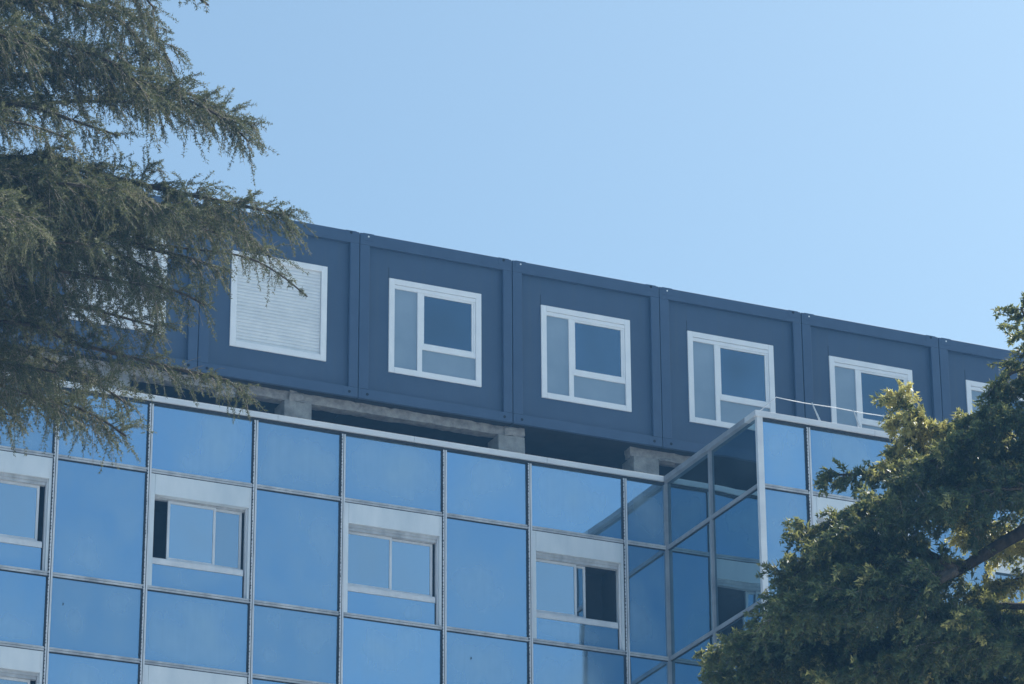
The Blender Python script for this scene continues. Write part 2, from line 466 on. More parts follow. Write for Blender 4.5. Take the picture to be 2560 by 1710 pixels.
# ---------------------------------------------------------------- supports on the roof
def rough_block(name, x0, x1, y0, y1, z0, z1, mat, n=5, amp=.006, seed=0, label=None, cat=None, group=None):
    rr = random.Random(seed); b = MB()
    nx = max(2, int((x1 - x0) / .09)); ny = 3; nz = 3
    idx = {}
    def vid(i, j, k):
        if (i, j, k) not in idx:
            e = (i in (0, nx)) + (j in (0, ny)) + (k in (0, nz))
            q = .5 * amp if e == 1 else amp
            idx[(i, j, k)] = len(b.v)
            cx, cy, cz = (x0 + x1) / 2, (y0 + y1) / 2, (z0 + z1) / 2
            p = [x0 + (x1 - x0) * i / nx, y0 + (y1 - y0) * j / ny, z0 + (z1 - z0) * k / nz]
            for a_, c_ in ((0, cx), (1, cy), (2, cz)):
                p[a_] += rr.uniform(-q, q) - (.004 if p[a_] > c_ else -.004) * (e >= 2)
            b.v.append(tuple(p))
        return idx[(i, j, k)]
    def quad(a, b2, c, d_): b.f.append((a, b2, c, d_)); b.m.append(0)
    for i in range(nx):
        for k in range(nz):
            quad(vid(i, 0, k), vid(i + 1, 0, k), vid(i + 1, 0, k + 1), vid(i, 0, k + 1))
            quad(vid(i + 1, ny, k), vid(i, ny, k), vid(i, ny, k + 1), vid(i + 1, ny, k + 1))
        for j in range(ny):
            quad(vid(i, j + 1, 0), vid(i + 1, j + 1, 0), vid(i + 1, j, 0), vid(i, j, 0))
            quad(vid(i, j, nz), vid(i + 1, j, nz), vid(i + 1, j + 1, nz), vid(i, j + 1, nz))
    for j in range(ny):
        for k in range(nz):
            quad(vid(0, j + 1, k), vid(0, j, k), vid(0, j, k + 1), vid(0, j + 1, k + 1))
            quad(vid(nx, j, k), vid(nx, j + 1, k), vid(nx, j + 1, k + 1), vid(nx, j, k + 1))
    o = b.build(name, mat)
    if label: tag(o, label, cat, group)
    return o

YB = .57
GB = 'concrete blocks under the containers'
BL = [(-4.10, 'grey concrete block on the roof behind the cedar crown, farthest from the wing'),
      (-1.35, 'grey concrete block on the roof hidden behind drooping cedar twigs'),
      (1.37, 'grey concrete block on the parapet under the fully visible container with a closed shutter'),
      (4.71, 'grey concrete block on the parapet where the long concrete beam ends'),
      (6.90, 'grey concrete block on the parapet beside the corner of the glass wing'),
      (10.1, 'grey concrete block on the roof behind the parapet of the glass wing')]
for k, (x, lab) in enumerate(BL):
    rough_block('concrete_block', x, x + .423, YB - .02, YB + .38, Z(-.165), Z(.497), MAT['concrete'], amp=.004, seed=k, label=lab, cat='block', group=GB)
rough_block('concrete_beam', -4.3, 5.10, YB + .005, YB + .20, Z(.494), Z(.640), MAT['mortar'], amp=.008, seed=21,
            label='long rough concrete beam lying on blocks under the blue containers', cat='beam')
rough_block('concrete_beam', 6.86, 12.4, YB + .005, YB + .20, Z(.494), Z(.640), MAT['mortar'], amp=.008, seed=22,
            label='rough concrete beam running behind the glass wing under the containers', cat='beam')
for k, (xa, xb, za, zb_, lab) in enumerate(((1.44, 1.66, .49, .65, 'pale mortar lump on the block under the container with a closed shutter'),
                                         (4.80, 5.125, .49, .645, 'pale mortar lump at the end of the long concrete beam'),
                                         (7.32, 7.60, .47, .52, 'thin pale mortar strip under the beam beside the glass wing'),
                                         (.36, .62, .40, .56, 'ragged mortar lump stuck under the long beam next to the cedar twigs'))):
    rough_block('mortar_lump', xa, xb, YB - .035, YB + .12, Z(za), Z(zb_), MAT['mortar'], amp=.02, seed=40 + k, label=lab, cat='mortar')

# ---------------------------------------------------------------- containers
CW, YC, CZ0, CZ1 = 2.438, .40, .636, 3.2416
def frame_rect(mb, x0, x1, z0, z1, t, y0, y1):
    mb.box(x0, x0 + t, y0, y1, z0, z1); mb.box(x1 - t, x1, y0, y1, z0, z1)
    mb.box(x0 + t + .0003, x1 - t - .0003, y0, y1, z0, z0 + t); mb.box(x0 + t + .0003, x1 - t - .0003, y0, y1, z1 - t, z1)

def make_container(shut):
    c = empty('site_container')
    H = CZ1 - CZ0; D = 6.0; e = .006
    cf, cp = MAT['container_frame'], MAT['container']
    # local frame: x 0..CW, y 0 at the front face, z 0 at the underside
    for x0, x1 in ((e, .158), (2.290, CW - e)):
        MB().box(x0, x1, 0, .15, .152, H - .186).build('corner_post', cf, c, bevel=.006)
        MB().box(x0, x1, D - .15, D, .152, H - .186).build('corner_post', cf, c)
    MB().box(e, CW - e, 0, .15, H - .185, H).build('top_beam', cf, c, bevel=.006)
    MB().box(e, CW - e, 0, .05, 0, .151).build('bottom_beam', cf, c, bevel=.006)
    MB().box(e, CW - e, .1505, D, H - .18, H - .012).build('roof', cf, c)
    MB().box(e, CW - e, .0505, D, .004, .15).build('floor', MAT['underside'], c)
    for x0, x1 in ((e + .004, .05), (CW - .05, CW - e - .004)):
        MB().box(x0, x1, .1505, D - .151, .1505, H - .1805).build('side_wall', cp, c)
    wx0, wx1, wz0, wz1 = .485, 1.954, 1.136 - CZ0, 2.618 - CZ0
    yp = .060
    # end wall panels around the window opening
    MB().box(.1585, wx0 + .0002, yp, .14, .1515, H - .1855).build('wall_panel', cp, c)
    MB().box(wx0 + .0005, wx1 - .001, yp, .14, wz1 - .02, H - .1855).build('wall_panel', cp, c)
    MB().box(wx0 + .0005, wx1 - .001, yp, .14, .1515, wz0 + .02).build('wall_panel', cp, c)
    MB().box(wx1 - .0005, 2.2895, yp, .14, .1515, H - .1855).build('wall_panel', cp, c)
    MB().box(wx0 - .004, wx0 + .002, yp - .0025, yp - .0002, wz1, wz1 + .17).build('seam', MAT['hole'], c)
    for (cx, cz, s) in ((.140, .072, 1), (2.300, .072, 1), (2.298, H - .030, 1), (.135, H - .048, 0)):
        q = MB(); t0 = .086 if s else .05
        q.box(cx - .085, cx + .085, -.003, -.0003, max(.003, cz - .065), min(H + .002, cz + .075))
        ca = q.build('corner_casting', cf, c)
        hm = MB()
        hm.tube([(cx, -.007, cz), (cx, -.0032, cz)], .022 if s else .013, 10)
        hm.build('bolt_hole' if s else 'bolt', MAT['hole'] if s else MAT['white'], ca)
    w = empty('window', parent=c)
    T = .088; yf = yp - .022
    f = MB(); frame_rect(f, wx0, wx1, wz0, wz1, T, yf, yp + .05); f.build('frame', MAT['white'], w, bevel=.004)
    ix0, ix1, iz0, iz1 = wx0 + T, wx1 - T, wz0 + T, wz1 - T
    if shut:
        n = 25; h = (iz1 - iz0) / n
        for k in range(n):
            q = MB(); z0 = iz0 + k * h; ym = yp + .012
            b0 = len(q.v)
            prof = [(ym + .008, z0 + .0015), (ym + .0015, z0 + h * .18), (ym - .001, z0 + h * .5), (ym + .0015, z0 + h * .82), (ym + .008, z0 + h - .0015), (ym + .02, z0 + h - .0015), (ym + .02, z0 + .0015)]
            for xx in (ix0 + .004, ix1 - .004):
                for (yy, zz) in prof: q.v.append((xx, yy, zz))
            m_ = len(prof)
            for a in range(m_):
                a2 = (a + 1) % m_
                q.f.append((a, a + m_, a2 + m_, a2)); q.m.append(0)
            q.f.append(tuple(range(m_))); q.m.append(0); q.f.append(tuple(reversed(range(m_, 2 * m_)))); q.m.append(0)
            q.build('slat', MAT['slat'], w)
        b = MB(); b.box(ix0 + .001, ix1 - .001, yp + .036, yp + .05, iz0, iz1); b.build('backing', MAT['dark'], w)
        return c
    # shutter head strip, mullion, sash and panes
    hd = MB(); hd.box(ix0 + .001, ix1 - .001, yf + .006, yp + .05, iz1 - .062, iz1 - .006); hd.box(ix0 + .001, ix1 - .001, yf + .022, yp + .05, iz1 - .0058, iz1 - .0004)
    hd.build('shutter_head', MAT['white'], w, bevel=.003)
    zt = iz1 - .0622
    mx0, mx1 = .938, 1.013
    MB().box(mx0, mx1, yf + .008, yp + .05, iz0 + .0003, zt).build('mullion', MAT['white'], w, bevel=.003)
    zr0, zr1 = 1.576 - CZ0, 1.644 - CZ0
    MB().box(mx1 + .0003, ix1 - .0003, yf + .008, yp + .05, zr0, zr1).build('rail', MAT['white'], w, bevel=.003)
    s = MB(); frame_rect(s, mx1 + .001, ix1 - .001, zr1 + .0003, zt - .0003, .030, yf + .014, yp + .05); s.box(ix1 - .062, ix1 - .0315, yf + .018, yp + .05, zr1 + .031, zt - .031)
    s.build('sash', MAT['white'], w, bevel=.003)
    MB().box(ix0 + .0003, mx0 - .0003, yf + .030, yp + .045, iz0 + .0003, zt - .0003).build('frosted_pane', MAT['frosted'], w)
    MB().box(mx1 + .0003, ix1 - .0003, yf + .030, yp + .045, iz0 + .0003, zr0 - .0003).build('frosted_pane', MAT['frosted'], w)
    MB().box(mx1 + .030, ix1 - .060, yf + .032, yp + .045, zr1 + .030, zt - .030).build('clear_pane', MAT['clear'], w)
    return c

proto_shut = make_container(True)
proto_open = make_container(False)
CL = {
 -2: (True, 'blue-grey container behind the cedar crown, at the end of the row away from the wing'),
 -1: (True, 'blue-grey container with a white shutter mostly hidden by cedar branches'),
  0: (True, 'blue-grey container with a closed white shutter, cedar twigs across its corner'),
  1: (False, 'blue-grey container with an open white window, next to the shuttered container'),
  2: (False, 'blue-grey container with a fully visible window, second from the shuttered one'),
  3: (False, 'blue-grey container whose window corner is cut by the glass wing parapet'),
  4: (False, 'blue-grey container above the wing, a yellow conifer shoot before its window'),
  5: (False, 'blue-grey container with its window nearly hidden behind the dark conifer'),
  6: (False, 'blue-grey container behind the conifer crown at the wing end of the row'),
}
used = {True: False, False: False}
for k, (sh, lab) in CL.items():
    src = proto_shut if sh else proto_open
    if used[sh]: o = copy_tree(src)
    else: o = src; used[sh] = True
    o.location = (k * CW + RND.uniform(-.002, .002), YC, Z(CZ0))
    tag(o, lab, 'container', 'site containers in a row on the roof')

# ---------------------------------------------------------------- lightning conductor on the wing parapet
lc = empty('lightning_conductor', (XW + .3, YW, Z(-.022)))
tag(lc, 'thin metal wire on small leaning brackets above the parapet of the glass wing', 'wire')
lo = Vector(lc.location)
def rel(p): return tuple(Vector(p) - lo)
wp = [(7.12, YW + .25, Z(-.03)), (7.25, YW + .05, Z(.05)), (7.36, YW, Z(.16)), (7.463, YW, Z(.252))]
n_ = 24
for i in range(1, n_ + 1):
    t = i / n_; x = 7.463 + t * 5.6
    wp.append((x, YW, Z(.246 - .010 * math.sin(t * 19) ** 2)))
wq = MB(); wq.tube([rel(p) for p in wp], .0065, 6); wq.smooth = True; wq.build('wire', MAT['steel'], lc)
for (xb_, xt_) in ((8.16, 8.035), (8.81, 8.70), (9.28, 9.185), (10.6, 10.5), (11.8, 11.7)):
    b = MB(); b.tube([rel((xb_, YW - .01, Z(-.03))), rel((xt_, YW, Z(.262)))], [.016, .008], 4); b.build('bracket', MAT['steel'], lc)

# ---------------------------------------------------------------- limb courses of the two trees (metres)
CEDAR_LIMBS = [
    ([(-9.63, -17.26, 16.87), (-8.68, -17.58, 16.62), (-7.76, -17.95, 16.53), (-7.13, -18.18, 16.41), (-6.71, -18.32, 16.29), (-6.49, -18.36, 16.16)], 0.20, 0.12, 1.20, 0.030, 0.00, 0.90),
    ([(-9.39, -16.48, 16.25), (-8.49, -16.96, 16.38), (-7.79, -17.31, 16.45), (-7.23, -17.53, 16.38), (-6.92, -17.59, 16.2), (-6.73, -17.56, 15.96)], 0.55, 0.36, 0.95, 0.040, 0.00, 0.90),
    ([(-9.48, -17.03, 15.47), (-8.72, -17.5, 15.73), (-8.03, -17.84, 15.8), (-7.52, -18.03, 15.69), (-7.15, -18.12, 15.52), (-6.9, -18.12, 15.29)], 0.48, 0.34, 1.05, 0.035, 0.00, 0.90),
    ([(-9.32, -16.39, 15.47), (-8.43, -16.89, 15.67), (-7.6, -17.31, 15.77), (-6.91, -17.6, 15.71), (-6.4, -17.75, 15.54), (-6.11, -17.82, 15.39), (-5.91, -17.83, 15.23)], 0.50, 0.32, 0.90, 0.030, 0.00, 0.90),
    ([(-9.12, -15.58, 15.58), (-8.04, -16.18, 15.82), (-7.25, -16.58, 15.91), (-6.52, -16.91, 15.9), (-6.06, -17.09, 15.84), (-5.63, -17.23, 15.72)], 0.42, 0.28, 1.00, 0.028, 0.00, 0.90),
    ([(-9.53, -17.41, 14.8), (-8.68, -17.89, 14.99), (-8.06, -18.17, 14.99), (-7.58, -18.33, 14.85), (-7.27, -18.42, 14.75)], 0.40, 0.26, 1.35, 0.030, 0.00, 0.90),
    ([(-9.34, -16.72, 14.66), (-8.64, -17.12, 14.82), (-7.97, -17.43, 14.85), (-7.53, -17.61, 14.8), (-7.04, -17.77, 14.68), (-6.52, -17.96, 14.56), (-6.08, -18.12, 14.47), (-5.68, -18.26, 14.38)], 0.50, 0.36, 0.85, 0.045, 0.00, 0.90),
    ([(-9.07, -15.57, 15.0), (-8.17, -16.06, 15.17), (-7.37, -16.42, 15.17), (-6.76, -16.65, 15.06), (-6.22, -16.84, 14.95), (-5.86, -16.97, 14.88), (-5.63, -17.02, 14.75), (-5.39, -17.04, 14.56)], 0.46, 0.34, 0.90, 0.035, 0.00, 0.90),
    ([(-9.22, -16.35, 14.27), (-8.35, -16.84, 14.47), (-7.64, -17.16, 14.46), (-7.05, -17.38, 14.36), (-6.66, -17.5, 14.22), (-6.35, -17.61, 14.15), (-6.03, -17.7, 14.05)], 0.46, 0.32, 0.95, 0.035, 0.00, 0.90),
    ([(-9.33, -16.96, 13.64), (-8.48, -17.44, 13.83), (-7.89, -17.71, 13.83), (-7.45, -17.86, 13.71), (-6.98, -18.03, 13.63), (-6.64, -18.16, 13.57), (-6.39, -18.22, 13.46)], 0.38, 0.26, 1.05, 0.030, 0.00, 0.90),
    ([(-9.01, -15.59, 13.97), (-8.3, -16.04, 14.24), (-7.72, -16.31, 14.24), (-7.24, -16.44, 14.06), (-6.95, -16.53, 13.97)], 0.50, 0.34, 1.10, 0.035, 0.00, 0.90),
    ([(-9.12, -16.3, 13.03), (-8.29, -16.86, 13.43), (-7.64, -17.19, 13.49), (-7.22, -17.31, 13.34), (-6.77, -17.46, 13.22), (-6.35, -17.6, 13.12), (-6.04, -17.71, 13.05), (-5.84, -17.75, 12.93)], 0.34, 0.26, 1.00, 0.030, 0.00, 0.90),
    ([(-8.88, -15.22, 13.56), (-7.99, -15.74, 13.8), (-7.48, -15.97, 13.79), (-7.04, -16.11, 13.65), (-6.66, -16.19, 13.48), (-6.36, -16.25, 13.3)], 0.46, 0.34, 1.05, 0.035, 0.00, 0.90),
    ([(-9.01, -15.92, 12.88), (-8.31, -16.34, 13.11), (-7.78, -16.6, 13.14), (-7.4, -16.73, 13.05), (-7.07, -16.8, 12.88)], 0.40, 0.34, 1.20, 0.030, 0.00, 0.90),
    ([(-9.46, -17.4, 13.94), (-8.96, -17.77, 14.23), (-8.35, -18.05, 14.23), (-7.87, -18.2, 14.1)], 0.60, 0.40, 1.10, 0.030, 0.00, 0.90),
    ([(-9.69, -17.91, 15.25), (-9.17, -18.24, 15.44), (-8.62, -18.49, 15.44), (-8.14, -18.64, 15.31)], 0.55, 0.36, 1.20, 0.030, 0.00, 0.90),
    ([(-9.28, -16.09, 16.08), (-8.37, -16.57, 16.21), (-7.79, -16.84, 16.23), (-7.14, -17.08, 16.1), (-6.63, -17.23, 15.92), (-6.3, -17.34, 15.83), (-6.08, -17.4, 15.75)], 0.44, 0.30, 0.95, 0.028, 0.00, 0.90),
    ([(-9.33, -16.12, 16.7), (-8.25, -16.69, 16.87), (-7.37, -17.06, 16.79), (-6.89, -17.2, 16.61), (-6.57, -17.23, 16.37), (-6.4, -17.18, 16.1)], 0.44, 0.30, 1.10, 0.030, 0.00, 0.90),
    ([(-9.54, -17.0, 16.47), (-8.49, -17.55, 16.64), (-7.63, -17.91, 16.56), (-7.13, -18.06, 16.39), (-6.87, -18.08, 16.18)], 0.46, 0.30, 1.10, 0.030, 0.00, 0.90),
    ([(-9.07, -15.79, 14.2), (-8.2, -16.32, 14.47), (-7.55, -16.62, 14.49), (-7.05, -16.79, 14.36), (-6.66, -16.91, 14.24), (-6.36, -16.98, 14.1)], 0.50, 0.38, 0.90, 0.035, 0.00, 0.90),
    ([(-9.17, -16.33, 13.65), (-8.31, -16.83, 13.88), (-7.74, -17.08, 13.88), (-7.32, -17.21, 13.74), (-6.9, -17.35, 13.63), (-6.55, -17.47, 13.53)], 0.44, 0.36, 1.00, 0.030, 0.00, 0.90),
    ([(-8.9, -15.48, 12.85), (-8.03, -16.02, 13.16), (-7.4, -16.33, 13.2), (-7.01, -16.47, 13.13), (-6.72, -16.55, 13.01), (-6.5, -16.59, 12.87)], 0.40, 0.40, 1.00, 0.030, 0.00, 0.90),
    ([(-9.1, -15.85, 14.34), (-8.04, -16.42, 14.54), (-7.01, -16.88, 14.52), (-6.25, -17.19, 14.43), (-5.76, -17.38, 14.36), (-5.46, -17.45, 14.22), (-5.21, -17.48, 14.04)], 0.14, 0.10, 2.20, 0.018, 0.00, 0.90),
    ([(-9.64, -17.9, 14.55), (-8.78, -18.35, 14.66), (-8.18, -18.59, 14.61), (-7.76, -18.73, 14.48)], 0.44, 0.26, 1.55, 0.024, 0.00, 0.90),
    ([(-9.44, -17.19, 14.44), (-8.74, -17.56, 14.54), (-8.11, -17.82, 14.48), (-7.62, -18.01, 14.43), (-7.18, -18.19, 14.37), (-6.73, -18.31, 14.21)], 0.55, 0.36, 0.98, 0.036, 0.00, 0.90),
    ([(-9.24, -16.34, 14.64), (-8.35, -16.8, 14.76), (-7.58, -17.14, 14.73), (-7.01, -17.34, 14.59), (-6.52, -17.52, 14.51), (-6.11, -17.66, 14.4)], 0.51, 0.34, 1.03, 0.028, 0.00, 0.90),
    ([(-9.34, -16.91, 14.02), (-8.49, -17.36, 14.17), (-7.77, -17.65, 14.09), (-7.19, -17.87, 13.99), (-6.78, -17.97, 13.8)], 0.51, 0.32, 1.09, 0.028, 0.00, 0.90),
    ([(-8.89, -15.1, 14.18), (-8.17, -15.51, 14.35), (-7.58, -15.76, 14.32), (-7.14, -15.87, 14.12)], 0.55, 0.34, 1.26, 0.028, 0.00, 0.90),
    ([(-8.73, -14.53, 13.85), (-7.81, -15.04, 14.05), (-7.3, -15.25, 14.0), (-6.87, -15.34, 13.77), (-6.5, -15.44, 13.62)], 0.51, 0.34, 1.21, 0.028, 0.00, 0.90),
    ([(-8.8, -14.99, 13.25), (-8.08, -15.4, 13.41), (-7.53, -15.61, 13.33), (-7.2, -15.73, 13.25)], 0.44, 0.34, 1.38, 0.024, 0.00, 0.90),
    ([(-9.64, -18.21, 13.57), (-9.13, -18.53, 13.76), (-8.56, -18.8, 13.78), (-8.14, -18.91, 13.61)], 0.66, 0.40, 1.26, 0.024, 0.00, 0.90),
    ([(-9.58, -17.41, 15.51), (-9.07, -17.71, 15.66), (-8.48, -17.96, 15.61), (-8.0, -18.11, 15.46)], 0.61, 0.36, 1.38, 0.024, 0.00, 0.90),
    ([(-9.56, -17.73, 14.18), (-8.89, -18.08, 14.28), (-8.23, -18.37, 14.26), (-7.84, -18.51, 14.18), (-7.34, -18.71, 14.11)], 0.55, 0.36, 0.98, 0.036, 0.00, 0.90),
    ([(-8.92, -14.88, 15.33), (-8.0, -15.36, 15.46), (-7.19, -15.68, 15.36), (-6.57, -15.9, 15.22), (-6.02, -16.12, 15.15)], 0.51, 0.34, 1.03, 0.028, 0.00, 0.90),
    ([(-9.46, -17.42, 13.78), (-8.63, -17.86, 13.91), (-7.92, -18.13, 13.8), (-7.37, -18.37, 13.77)], 0.51, 0.32, 1.09, 0.028, 0.00, 0.90),
    ([(-9.15, -16.42, 13.06), (-8.31, -16.89, 13.24), (-7.81, -17.07, 13.16), (-7.34, -17.25, 13.07)], 0.51, 0.34, 1.21, 0.028, 0.00, 0.90),
    ([(-8.72, -14.65, 13.38), (-7.98, -15.06, 13.53), (-7.48, -15.32, 13.58), (-7.1, -15.4, 13.38)], 0.44, 0.34, 1.38, 0.024, 0.00, 0.90),
    ([(-9.73, -18.59, 13.39), (-9.24, -18.9, 13.57), (-8.66, -19.12, 13.49), (-8.26, -19.27, 13.42)], 0.66, 0.40, 1.26, 0.024, 0.00, 0.90),
]
CONIFER_LIMBS = [  # raised tint on some limbs paints them as sunlit shoots
    ([(1.39, -21.14, 13.14), (0.71, -20.88, 13.24), (0.3, -20.72, 13.31), (0.04, -20.65, 13.41), (-0.07, -20.67, 13.57)], 0.34, 0.20, 1.05, 0.030, 0.00, 0.90),
    ([(1.64, -20.74, 12.81), (0.95, -20.46, 12.88), (0.54, -20.31, 12.97), (0.19, -20.19, 13.06), (-0.02, -20.04, 12.92), (-0.19, -19.87, 12.74)], 0.34, 0.20, 1.05, 0.030, 0.00, 0.90),
    ([(1.49, -20.97, 12.94), (0.8, -20.72, 13.08), (0.42, -20.58, 13.15), (0.19, -20.48, 13.15), (0.0, -20.37, 13.1), (-0.13, -20.25, 12.98)], 0.30, 0.18, 1.00, 0.030, 0.00, 0.90),
    ([(1.29, -21.16, 12.26), (0.61, -20.94, 12.46), (0.0, -20.71, 12.54), (-0.41, -20.48, 12.46), (-0.7, -20.26, 12.28), (-0.96, -20.05, 12.07)], 0.42, 0.22, 1.00, 0.035, 0.00, 0.90),
    ([(2.23, -19.83, 12.59), (1.29, -19.54, 12.87), (0.58, -19.26, 12.98), (0.12, -19.1, 13.07), (-0.15, -19.01, 13.16), (-0.31, -19.03, 13.35)], 0.36, 0.20, 0.55, 0.020, 0.58, 2.70),
    ([(2.35, -19.68, 12.66), (1.41, -19.35, 12.87), (0.64, -19.02, 12.91), (0.18, -18.83, 12.95), (-0.06, -18.71, 12.94), (-0.21, -18.6, 12.85)], 0.36, 0.20, 0.55, 0.020, 0.55, 2.80),
    ([(1.93, -20.22, 12.17), (1.0, -19.94, 12.48), (0.24, -19.64, 12.59), (-0.29, -19.37, 12.53), (-0.69, -19.18, 12.51), (-1.05, -19.01, 12.5)], 0.32, 0.20, 1.00, 0.030, 0.14, 1.20),
    ([(1.51, -20.77, 11.73), (0.66, -20.56, 12.1), (-0.09, -20.27, 12.2), (-0.66, -19.96, 12.11), (-1.1, -19.7, 11.98), (-1.43, -19.47, 11.81), (-1.55, -19.4, 11.76)], 0.42, 0.22, 1.00, 0.035, 0.00, 1.40),
    ([(1.64, -20.68, 12.44), (1.0, -20.3, 12.24), (0.34, -19.85, 11.91), (-0.11, -19.51, 11.61), (-0.46, -19.26, 11.44), (-0.84, -19.04, 11.32), (-1.26, -18.81, 11.24), (-1.6, -18.59, 11.11)], 0.44, 0.22, 1.00, 0.085, 0.00, 3.25),
    ([(-0.51, -20.15, 11.35), (-0.74, -20.11, 11.47), (-1.01, -20.01, 11.52), (-1.33, -19.85, 11.49), (-1.6, -19.68, 11.4), (-1.78, -19.54, 11.28)], 0.46, 0.24, 0.95, 0.030, 0.00, 0.15),
    ([(-0.31, -19.83, 11.48), (-0.67, -19.63, 11.41), (-1.1, -19.44, 11.41), (-1.45, -19.25, 11.35), (-1.66, -19.08, 11.18)], 0.44, 0.24, 0.95, 0.030, 0.00, 0.15),
    ([(2.06, -19.87, 11.05), (1.21, -19.6, 11.29), (0.58, -19.38, 11.43), (0.05, -19.12, 11.4), (-0.48, -18.85, 11.33), (-1.01, -18.58, 11.27), (-1.52, -18.28, 11.14), (-1.75, -18.15, 11.07)], 0.46, 0.24, 0.95, 0.040, 0.00, 2.90),
    ([(1.64, -20.43, 10.6), (0.81, -20.17, 10.87), (0.2, -19.94, 10.97), (-0.26, -19.73, 10.98), (-0.73, -19.46, 10.85), (-1.21, -19.21, 10.78), (-1.73, -18.95, 10.72), (-2.0, -18.78, 10.62)], 0.46, 0.26, 0.95, 0.035, 0.05, 2.60),
    ([(1.9, -20.03, 10.52), (1.07, -19.75, 10.73), (0.45, -19.52, 10.83), (-0.17, -19.2, 10.77), (-0.82, -18.86, 10.67), (-1.47, -18.54, 10.61), (-1.82, -18.34, 10.54)], 0.48, 0.28, 0.95, 0.035, 0.00, 1.30),
    ([(2.42, -19.47, 11.89), (1.67, -19.28, 12.21), (1.11, -19.04, 12.25), (0.74, -18.86, 12.21), (0.46, -18.78, 12.32), (0.32, -18.86, 12.62)], 0.36, 0.20, 0.60, 0.020, 0.55, 2.50),
    ([(2.3, -19.58, 11.48), (1.49, -19.36, 11.79), (0.97, -19.14, 11.83), (0.64, -18.96, 11.77), (0.45, -18.79, 11.59)], 0.26, 0.16, 0.80, 0.020, 0.50, 2.75),
    ([(1.41, -20.69, 10.12), (0.75, -20.43, 10.19), (0.09, -20.16, 10.26), (-0.57, -19.83, 10.2), (-1.37, -19.44, 10.14)], 0.48, 0.26, 1.00, 0.030, 0.00, 0.90),
    ([(1.44, -20.89, 11.79), (0.73, -20.7, 12.06), (0.32, -20.57, 12.2), (-0.05, -20.42, 12.23), (-0.33, -20.26, 12.17)], 0.36, 0.20, 1.10, 0.030, 0.00, 1.20),
    ([(1.83, -20.54, 13.44), (1.15, -20.24, 13.46), (0.72, -20.04, 13.46), (0.49, -19.98, 13.55), (0.32, -19.98, 13.72)], 0.37, 0.20, 1.21, 0.024, 0.00, 0.90),
    ([(1.7, -20.61, 12.51), (1.0, -20.35, 12.65), (0.36, -20.07, 12.66), (0.01, -19.85, 12.55), (-0.33, -19.64, 12.43)], 0.46, 0.22, 1.15, 0.028, 0.00, 0.90),
    ([(1.12, -21.3, 11.5), (0.29, -21.08, 11.83), (-0.42, -20.77, 11.86), (-1.01, -20.44, 11.72), (-1.42, -20.2, 11.6), (-1.71, -20.01, 11.48)], 0.46, 0.22, 1.15, 0.028, 0.00, 1.40),
    ([(-0.05, -19.42, 11.65), (-0.29, -19.34, 11.7), (-0.56, -19.19, 11.65), (-0.9, -19.06, 11.7), (-1.2, -18.88, 11.6)], 0.51, 0.24, 1.09, 0.024, 0.00, 0.15),
    ([(-0.8, -20.62, 11.16), (-1.16, -20.4, 11.04), (-1.54, -20.21, 11.0), (-1.94, -19.99, 10.92), (-2.07, -19.87, 10.8)], 0.48, 0.24, 1.09, 0.024, 0.00, 0.15),
    ([(1.58, -20.53, 10.79), (0.76, -20.25, 10.99), (0.14, -20.01, 11.08), (-0.36, -19.75, 11.0), (-0.89, -19.46, 10.9), (-1.36, -19.24, 10.88), (-1.96, -18.93, 10.8)], 0.51, 0.24, 1.09, 0.032, 0.00, 2.90),
    ([(2.2, -19.65, 10.9), (1.34, -19.37, 11.13), (0.72, -19.12, 11.2), (0.23, -18.86, 11.12), (-0.26, -18.57, 10.99), (-0.71, -18.33, 10.9), (-1.33, -18.06, 10.94)], 0.51, 0.26, 1.09, 0.028, 0.05, 2.60),
    ([(1.5, -20.58, 10.31), (0.69, -20.29, 10.48), (0.07, -20.03, 10.52), (-0.5, -19.74, 10.47), (-1.17, -19.38, 10.35), (-1.77, -19.07, 10.27)], 0.53, 0.28, 1.09, 0.028, 0.00, 1.30),
    ([(1.83, -20.11, 10.34), (1.15, -19.8, 10.32), (0.5, -19.53, 10.4), (-0.2, -19.16, 10.27), (-0.98, -18.79, 10.24)], 0.53, 0.26, 1.15, 0.024, 0.00, 0.90),
    ([(1.69, -20.61, 12.51), (1.0, -20.36, 12.63), (0.39, -20.09, 12.65), (-0.06, -19.83, 12.55), (-0.29, -19.64, 12.35)], 0.46, 0.22, 1.15, 0.028, 0.00, 0.90),
    ([(2.1, -19.96, 12.09), (1.22, -19.72, 12.44), (0.45, -19.39, 12.48), (-0.14, -19.03, 12.29), (-0.62, -18.76, 12.17), (-0.97, -18.57, 12.1)], 0.46, 0.22, 1.15, 0.028, 0.00, 1.40),
    ([(-0.87, -20.73, 11.11), (-1.19, -20.49, 10.93), (-1.62, -20.28, 10.91), (-1.97, -20.08, 10.82)], 0.48, 0.24, 1.09, 0.024, 0.00, 0.15),
    ([(2.73, -18.94, 11.41), (1.86, -18.63, 11.61), (1.19, -18.37, 11.7), (0.68, -18.12, 11.68), (0.12, -17.8, 11.52), (-0.41, -17.55, 11.5)], 0.51, 0.24, 1.09, 0.032, 0.00, 2.90),
    ([(1.13, -21.13, 10.33), (0.32, -20.87, 10.56), (-0.26, -20.62, 10.59), (-0.71, -20.43, 10.63), (-1.13, -20.16, 10.44), (-1.65, -19.88, 10.35)], 0.51, 0.26, 1.09, 0.028, 0.05, 2.60),
    ([(2.43, -19.3, 10.79), (1.57, -18.99, 10.96), (0.97, -18.72, 10.97), (0.29, -18.38, 10.92), (-0.41, -18.02, 10.82), (-1.0, -17.69, 10.7)], 0.53, 0.28, 1.09, 0.028, 0.00, 1.30),
]
VEIL_DENSITY = 0.0013

